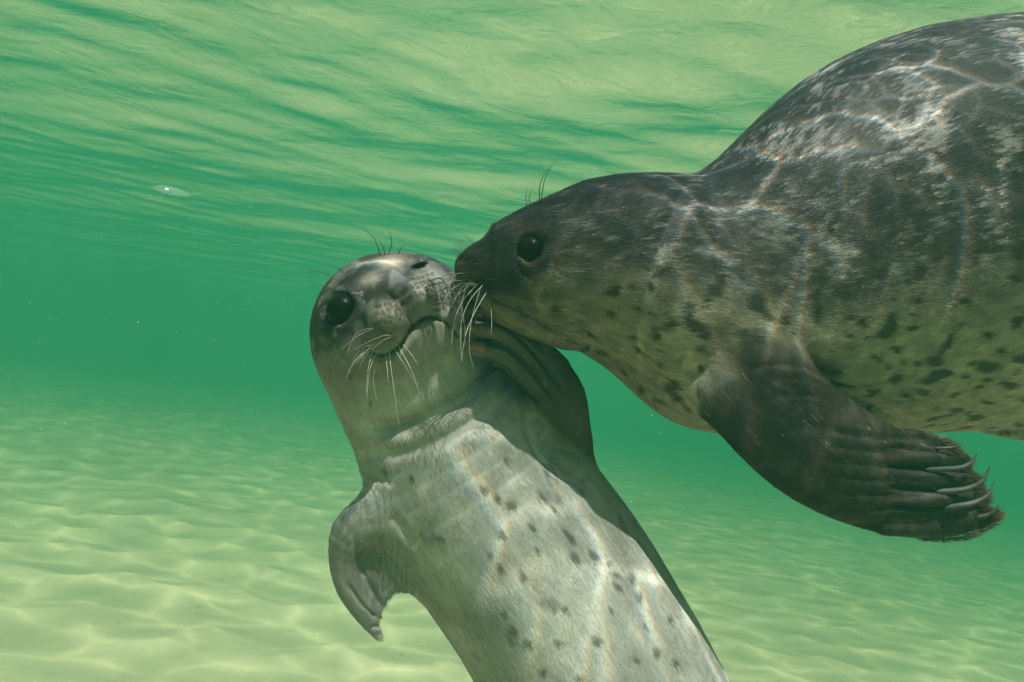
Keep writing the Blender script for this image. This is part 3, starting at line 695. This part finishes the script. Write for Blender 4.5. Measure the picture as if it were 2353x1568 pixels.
def dark_sdf(Q):
    f = prof(Q)
    near = Q[:, 0] < P(1420, 0, .75)[0]
    if near.any():
        q = Q[near]; g = f[near]
        g = smin(g, muz(q), 0.02); g = smin(g, jaw(q), 0.014); g = smin(g, padD(q), 0.010); g = smin(g, padF(q), 0.010)
        d = np.linalg.norm(q - eyeD.astype(q.dtype), axis=1) - 0.0142; g = smax(g, -d, 0.005)
        f[near] = g
    near = (Q[:, 1] < P(0, 600, .7)[1]) & (Q[:, 2] < 0.90) & (Q[:, 0] > P(1480, 0, .7)[0])
    if near.any():
        q = Q[near]; g = f[near]; a = flip(q)
        for dg in digits: a = smin(a, dg(q), 0.004)
        f[near] = smin(g, a, 0.034)
    near = (Q[:, 2] > 1.05) & (Q[:, 0] > P(2000, 0, 1.0)[0])
    if near.any():
        q = Q[near]; g = f[near]; g = smin(g, farf(q), 0.02)
        f[near] = g
    near = Q[:, 0] > P(2980, 0, 1.15)[0]
    if near.any():
        q = Q[near]; g = f[near]
        for hc in hindD: g = smin(g, hc(q), 0.03)
        f[near] = g
    return f
lo = [P(1030, 0, .745)[0], P(0, 1290, .78)[1] - 0.01, 0.62]; hi = [P(3560, 0, 1.28)[0], P(0, 10, 1.08)[1] + 0.02, 1.40]
V, Fc = build(dark_sdf, lo, hi, 0.0058)
S = Sculpt(V, Fc); px, py = S.px, S.py
dF = flip(V)
for dg in digits: dF = np.minimum(dF, dg(V))
isF = sstep(-dF, -0.030, 0.0) * (px > 1600); bodyD = 1 - isF
for pts, w, d in (([(1592, 400), (1560, 450), (1530, 510), (1508, 580), (1490, 650), (1472, 720), (1462, 790), (1470, 850)], 14, 1.5),
                  ([(1605, 460), (1585, 500), (1555, 550), (1530, 640), (1510, 720), (1500, 800)], 26, -3),
                  ([(1545, 460), (1520, 500), (1490, 570), (1465, 650), (1445, 720)], 24, -2),
                  ([(1820, 760), (1870, 830), (1920, 890), (2000, 940), (2080, 972)], 16, 12),
                  ([(1640, 900), (1600, 850), (1560, 830)], 30, 5),
                  ([(1274, 588), (1277, 605), (1283, 622), (1290, 640)], 4, 3.5),
                  ([(1062, 655), (1085, 668), (1110, 682), (1150, 700), (1195, 722), (1250, 752), (1290, 775)], 4.0, 4.0),
                  ([(1190, 560), (1192, 585), (1205, 608), (1225, 620)], 6, -2.0), ([(1200, 545), (1222, 538), (1245, 552)], 6, -2.4), ([(1250, 560), (1254, 585), (1245, 605)], 6, -1.6),
                  ([(1180, 590), (1195, 620), (1225, 640)], 5, 2.5),
                  ([(1052, 602), (1060, 596), (1068, 600)], 4, 3), ([(1235, 640), (1225, 690), (1245, 730)], 14, 2.0)):
    S.stroke(pts, w, d, bodyD)
for i in range(16):                                          # skin folds over the shoulder of the flipper
    y = 790 + i * 14 + rng.normal(0, 4); x = 1690 + i * 8
    S.stroke([(x, y + 14), (x + 60, y), (x + 130, y + 6), (x + 190 - i * 3, y + 34)], 4.5, 1.8 * rng.random() ** 2, None)
for i in range(7):
    y = 1000 + i * 33; S.stroke([(1900 + i * 8, y - 10 + i * 3), (2020, y + 6), (2150, y + 8)], 6, 1.6, isF)
for y0, y1 in ((1034, 1036), (1080, 1079), (1128, 1124), (1172, 1164)): S.stroke([(2040, y0 - 8), (2140, y0), (2235, y1)], 6, 5, isF)
V = S.done(); DV = V; px, py = S.px, S.py
n_a = n3(V, 30, 150); n_b = n3(V, 80, 160); n_c = n3(V, 10, 170); n_d = n3(V, 160, 180)
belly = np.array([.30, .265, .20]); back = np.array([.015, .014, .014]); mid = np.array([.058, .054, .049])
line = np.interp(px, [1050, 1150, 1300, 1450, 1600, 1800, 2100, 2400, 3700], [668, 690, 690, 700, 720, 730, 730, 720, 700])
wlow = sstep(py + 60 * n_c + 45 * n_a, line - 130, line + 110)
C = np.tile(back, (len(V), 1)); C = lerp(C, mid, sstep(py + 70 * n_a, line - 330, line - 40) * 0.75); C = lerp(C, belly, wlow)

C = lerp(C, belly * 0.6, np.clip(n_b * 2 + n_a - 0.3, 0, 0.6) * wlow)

muzz = blob(px, py, 1110, 610, 110, 78, 0, 5); C = lerp(C, np.array([.018, .016, .014]), muzz * 0.93 * sstep(-py, -720, -655))
C = lerp(C, np.array([.022, .020, .018]), blob(px, py, 1150, 645, 60, 34, 15, 4) * 0.9); C = lerp(C, np.array([.10, .06, .04]), blob(px, py, 1052, 606, 10, 22, 0, 3) * 0.7)
C = lerp(C, np.array([.15, .11, .08]), blob(px, py, 1075, 632, 26, 16, 20, 3) * 0.5)
C = lerp(C, np.array([.012, .011, .010]), blob(px, py, 1220, 577, 52, 50, 0, 3) * 0.9)
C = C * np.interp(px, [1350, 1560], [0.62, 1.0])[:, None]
d_, _ = seg_dist(px, py, catmull(np.array([(1062, 655), (1085, 668), (1110, 682), (1150, 700), (1195, 722), (1250, 752), (1290, 775)], float), 3)); C = lerp(C, back * 0.25, np.exp(-(d_ / 4) ** 2) * 0.8)
dsp = [(2000, 575, 34, 22, 10), (2012, 626, 24, 12, 20), (1640, 678, 26, 18, 0), (1590, 600, 14, 16, 0), (1875, 718, 13, 34, 8), (1932, 668, 28, 18, 10), (1800, 738, 18, 16, 0), (2085, 757, 22, 8, 5), (2146, 836, 22, 13, 15), (2262, 841, 28, 18, 10),
       (2258, 580, 52, 9, -3), (2195, 948, 20, 7, 5), (2078, 915, 14, 7, 5), (1540, 890, 22, 14, 20), (1535, 745, 18, 20, 0), (1612, 775, 14, 20, 0), (1270, 710, 10, 10, 0), (1935, 500, 22, 14, 0), (2052, 515, 16, 9, 10), (1500, 660, 12, 14, 0), (1700, 612, 16, 16, 0),
       (1790, 667, 10, 10, 0), (1700, 768, 26, 12, -10), (1462, 806, 14, 8, 40), (1510, 838, 14, 12, 20), (1350, 770, 26, 6, 30), (1610, 945, 10, 6, 20), (1940, 436, 18, 12, 0), (2180, 394, 18, 12, 0), (1980, 332, 16, 12, 0), (1575, 725, 10, 12, 0), (1308, 745, 8, 6, 0),
       (2320, 880, 26, 8, 0), (2330, 640, 20, 10, 0), (2100, 690, 16, 9, 0), (2210, 690, 22, 9, 0), (1620, 850, 10, 14, 0), (1575, 940, 10, 7, 20), (1660, 560, 16, 22, 0), (2300, 500, 24, 12, 0), (2120, 470, 14, 10, 0), (1780, 420, 16, 10, -40), (2260, 925, 18, 6, 5)]
wpx = px + 12 * n_b; wpy = py + 12 * n_a
SP = np.zeros(len(V))
for i in range(230):
    x_ = rng.uniform(1290, 2353); y_ = rng.uniform(420, 1000); q_ = 3.5 + 6.5 * rng.random() ** 2; dsp.append((x_, y_, q_ * (1 + .6 * rng.random()), q_, rng.uniform(-20, 50)))
for s_ in dsp: SP = np.maximum(SP, blob(wpx, wpy, *s_, p=2.5) * 0.95 * bodyD)
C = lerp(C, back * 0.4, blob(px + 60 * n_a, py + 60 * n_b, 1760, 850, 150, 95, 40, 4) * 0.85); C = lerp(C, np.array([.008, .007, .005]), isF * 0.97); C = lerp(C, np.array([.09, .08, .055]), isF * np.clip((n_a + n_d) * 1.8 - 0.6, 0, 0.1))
C = np.clip(C * (1 + 0.4 * n_d + 0.2 * n_b)[:, None], 0.005, 0.8)
spD = Chain([(1060, 620, .745, 10), (1300, 620, .745, 10), (1500, 620, .79, 10), (1640, 650, .83, 10), (1800, 610, .90, 10), (2000, 550, .98, 10), (2353, 520, 1.06, 10), (2800, 520, 1.12, 10), (3260, 560, 1.18, 10)], 4)
flow = spD(V, flow=True); flow = np.where((isF > 0.5)[:, None], flip(V, flow=True) + 4, flow)
big = empty('seal', to_world(P(2100, 530, 1.0)))
tag(big, 'dark mottled seal swimming in from the right and touching its muzzle to the pale seal', 'seal')
fmD = fur_material('dark_fur', 0.55, 0.5, 0.14)
RGBA = np.concatenate([C, np.ones((len(C), 1))], 1)
SP = np.maximum(SP, blob(px, py, 1218, 574, 70, 56, -20, 3)); sp = n3(V, 56, 190) + 0.25 * n_b; SP = np.maximum(SP, sstep(sp, 0.30, 0.52) * 0.8 * (1 - blob(px, py, 1436, 772, 75, 60, 0, 4)) * (px > 1300) * bodyD)
PALE = np.clip(0.33 + 0.6 * n_a, 0, .6) * (1 - wlow) * bodyD * (1 - muzz) * (1 - blob(px, py, 1215, 570, 95, 85, 0, 4)) * np.interp(px, [1250, 1500, 1700], [0.4, 0.75, 1]); SPC = np.stack([SP, PALE, SP * 0, SP * 0 + 1], 1)
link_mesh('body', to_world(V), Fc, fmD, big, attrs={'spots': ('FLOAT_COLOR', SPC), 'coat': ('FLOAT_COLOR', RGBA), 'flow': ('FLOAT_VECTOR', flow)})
Tn = spD(V, flow='tan'); Tn = np.where((isF > 0.5)[:, None], flip(V, flow='tan'), Tn)
keep = np.where(px < 2600, 1.0, 0.0) * (1 - 0.92 * blob(px, py, 1221, 576, 34, 34, 0, 4)) * np.where(S.face > 0.02, 1, 0.25) * (1 - 0.55 * isF)
at_ = {'spots': ('FLOAT_COLOR', SPC), 'coat': ('FLOAT_COLOR', RGBA), 'flow': ('FLOAT_VECTOR', flow)}
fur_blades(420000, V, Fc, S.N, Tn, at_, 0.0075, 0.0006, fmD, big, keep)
uv_sphere('eye', eyeD, np.array([.0140] * 3), np.eye(3), eye_mat, big)
eyeF = eyeD.copy(); eyeF[2] = 0.745 * 2 - eyeD[2]; uv_sphere('eye', eyeF, np.array([.0140] * 3), np.eye(3), eye_mat, big)
def flip_all(Q):
    a = flip(Q)
    for dg in digits: a = np.minimum(a, dg(Q))
    return a
for pts, r in (([(2150, 1031), (2172, 1030), (2190, 1028), (2203, 1024)], .0022), ([(2125, 1080), (2170, 1079), (2208, 1075), (2233, 1062), (2246, 1042)], .0042), ([(2150, 1130), (2190, 1129), (2224, 1123), (2259, 1104), (2275, 1070)], .0046),
               ([(2168, 1167), (2205, 1163), (2240, 1155), (2272, 1136), (2284, 1106)], .0044), ([(2235, 1190), (2262, 1186), (2280, 1178), (2297, 1160)], .0036)):
    n = len(pts); zc = [march(flip_all, x + 0.0, y, 0.6) if i < 1 else 0 for i, (x, y) in enumerate(pts)][0]; ds = [zc + 0.0005 - 0.003 * math.sin(i / (n - 1) * 3.14) + 0.004 * (i / (n - 1)) + 0.0035 * (1 - i / (n - 1)) ** 3 for i in range(n)]
    tube('claw', [P(x, y, d) for (x, y), d in zip(pts, ds)], r * 0.66, 0.0003, claw_mat, big, n=6, sides=10, belly=0.25)
wd = [([(1110, 655), (1080, 690), (1060, 740), (1058, 790), (1062, 835)], 0, .0009), ([(1118, 672), (1090, 720), (1070, 770), (1060, 830)], 0, .0011), ([(1098, 652), (1065, 690), (1045, 735), (1038, 790)], 0, .0008), ([(1105, 660), (1085, 730), (1078, 800), (1090, 850)], 0, .0006),
      ([(1092, 650), (1050, 680), (1025, 730)], 0, .0006), ([(1128, 700), (1130, 740), (1128, 770)], 0, .0005)]
for pts, k, r in wd: whisker(pts, V, whisk_pale, big, r)
for i in range(22):
    x0 = 1062 + 38 * rng.random(); y0 = 628 + 34 * rng.random(); L = 25 + 60 * rng.random()
    whisker([(x0, y0), (x0 - L * 0.6, y0 - 2 + 10 * rng.random()), (x0 - L, y0 + 12 + 50 * rng.random())], V, (whisk_dark, whisk_mid, whisk_dark)[i % 3], big, 0.00045)
for i in range(14):
    a = rng.random(); x0 = 1052 + 40 * a; y0 = 588 - 36 * a
    whisker([(x0, y0 + 4), (x0 - 14, y0 - 8), (x0 - 24 - 10 * rng.random(), y0 - 6 - 14 * a)], V, whisk_dark, big, 0.0003, (0, 0, 0.0))
for pts in ([(1216, 487), (1208, 458), (1212, 432)], [(1222, 482), (1216, 455), (1224, 430)], [(1240, 468), (1240, 430), (1252, 398), (1262, 388)], [(1243, 466), (1250, 420), (1262, 390), (1280, 365)], [(1130, 532), (1128, 520), (1136, 512)]):
    whisker(pts, V, whisk_dark, big, 0.0006, (0, 0, 0.0))
# fringe of short hairs along the edge of the flipper
fr_m = plain('fringe_hair', (0.055, 0.036, 0.02), 0.6, 0.3)
edge = catmull(np.array([(2120, 1000), (2165, 1008), (2190, 1020), (2200, 1034), (2212, 1046), (2226, 1060), (2222, 1078), (2238, 1092), (2252, 1106), (2250, 1122), (2262, 1134), (2268, 1148), (2262, 1165), (2285, 1176), (2298, 1186), (2285, 1205), (2255, 1222), (2220, 1236), (2170, 1240), (2120, 1238)], float), 20)
vs = []; fs = []
for i in range(1900):
    e = edge[rng.integers(0, len(edge) - 1)]; L = 7 + 17 * rng.random() ** 1.5
    a = R_(5 + rng.normal(0, 9)); a -= R_(16) * (e[1] > 1150) ; bx, by = e[0] - 10 + rng.normal(0, 4), e[1] + rng.normal(0, 3)
    d = 0.770 + rng.normal(0, 0.004); q = len(vs)
    tipx, tipy = bx + L * math.cos(a) + 8, by + L * math.sin(a)
    vs += [P(bx, by - 0.8, d), P(bx, by + 0.8, d), P(bx, by, d - 0.0006), P(tipx, tipy, d)]; fs += [(q, q + 1, q + 3), (q + 1, q + 2, q + 3), (q + 2, q, q + 3)]
link_mesh('fur_fringe', to_world(np.array(vs)), fs, fr_m, big, smooth=False)

# ------------------------------------------------------------------ small drifting things
jm, t = material('clear_jelly'); b = t.n['Principled BSDF']
b.inputs['Base Color'].default_value = (.8, .9, .95, 1); b.inputs['Alpha'].default_value = 0.09; b.inputs['Roughness'].default_value = 0.1
j = Chain([(352, 430, 1.3, 5), (385, 436, 1.3, 12), (430, 449, 1.3, 8), (440, 452, 1.3, 3)], 4, 1)
jr = empty('sea_gooseberry', to_world(P(390, 438, 1.3)))
tag(jr, 'small clear jelly-like sliver drifting in open water at upper left', 'jelly')
a_ = tube('body', [P(350, 430, 1.3), P(368, 433, 1.3), P(385, 437, 1.3), P(410, 443, 1.3), P(440, 452, 1.3)], 0.0015, 0.001, jm, jr, n=6, sides=14, belly=4.0)
gm = plain('white_core', (.85, .9, .95), 0.2, 0.8)
a_ = uv_sphere('core', P(383, 436, 1.3), np.array([.0035, .0028, .003]), np.eye(3), gm, jr, 12, 8)
sm = plain('speck', (.5, .5, .42), 0.6, 0.4)
vs = []; fs = []
for i in range(1600):
    d = 0.28 + 1.9 * rng.random() ** 0.8; x, y = rng.random() * 2500 - 70, rng.random() * 1700 - 60
    c = P(x, y, d); r = d * (0.00019 + 0.00042 * rng.random() ** 4); q = len(vs)
    if not (BED + .05 < to_world(c)[2] < SURF - .08): continue
    if min(pup_sdf(c[None])[0], dark_sdf(c[None])[0]) < 0.004: continue
    vs += [c + r * np.array(k) * (1 + 0.5 * rng.random()) for k in ((1, 0, 0), (-1, 0, 0), (0, 1, 0), (0, -1, 0), (0, 0, 1), (0, 0, -1))]
    fs += [tuple(q + z for z in k) for k in ((0, 2, 4), (2, 1, 4), (1, 3, 4), (3, 0, 4), (2, 0, 5), (1, 2, 5), (3, 1, 5), (0, 3, 5))]
o = link_mesh('suspended_specks', to_world(np.array(vs)), fs, sm, smooth=False); tag(o, 'fine pale specks suspended in the water', 'specks', kind='stuff')

vs = []; fs = []
for i in range(170):                                         # scattered shell grit on the sand
    x = rng.uniform(-4.5, 4.5); y = rng.uniform(3.2, 8.5); z = float(bed_h(np.array([[x]]), np.array([[y]]))[0, 0])
    rr = 0.004 + 0.009 * rng.random() ** 2; q = len(vs); an = rng.random(6) * 0.6 + 0.7
    for k in range(6): vs.append((x + rr * an[k] * math.cos(k * 1.047), y + rr * an[k] * 0.7 * math.sin(k * 1.047), z + 0.001))
    vs.append((x, y, z + rr * 0.45)); fs += [(q + k, q + (k + 1) % 6, q + 6) for k in range(6)]
o = link_mesh('shell_grit', np.array(vs), fs, plain('grit', (.14, .10, .06), 0.8, 0.2, noise=0.5), smooth=False); tag(o, 'small dark shell grit scattered over the sand', 'grit', kind='stuff')
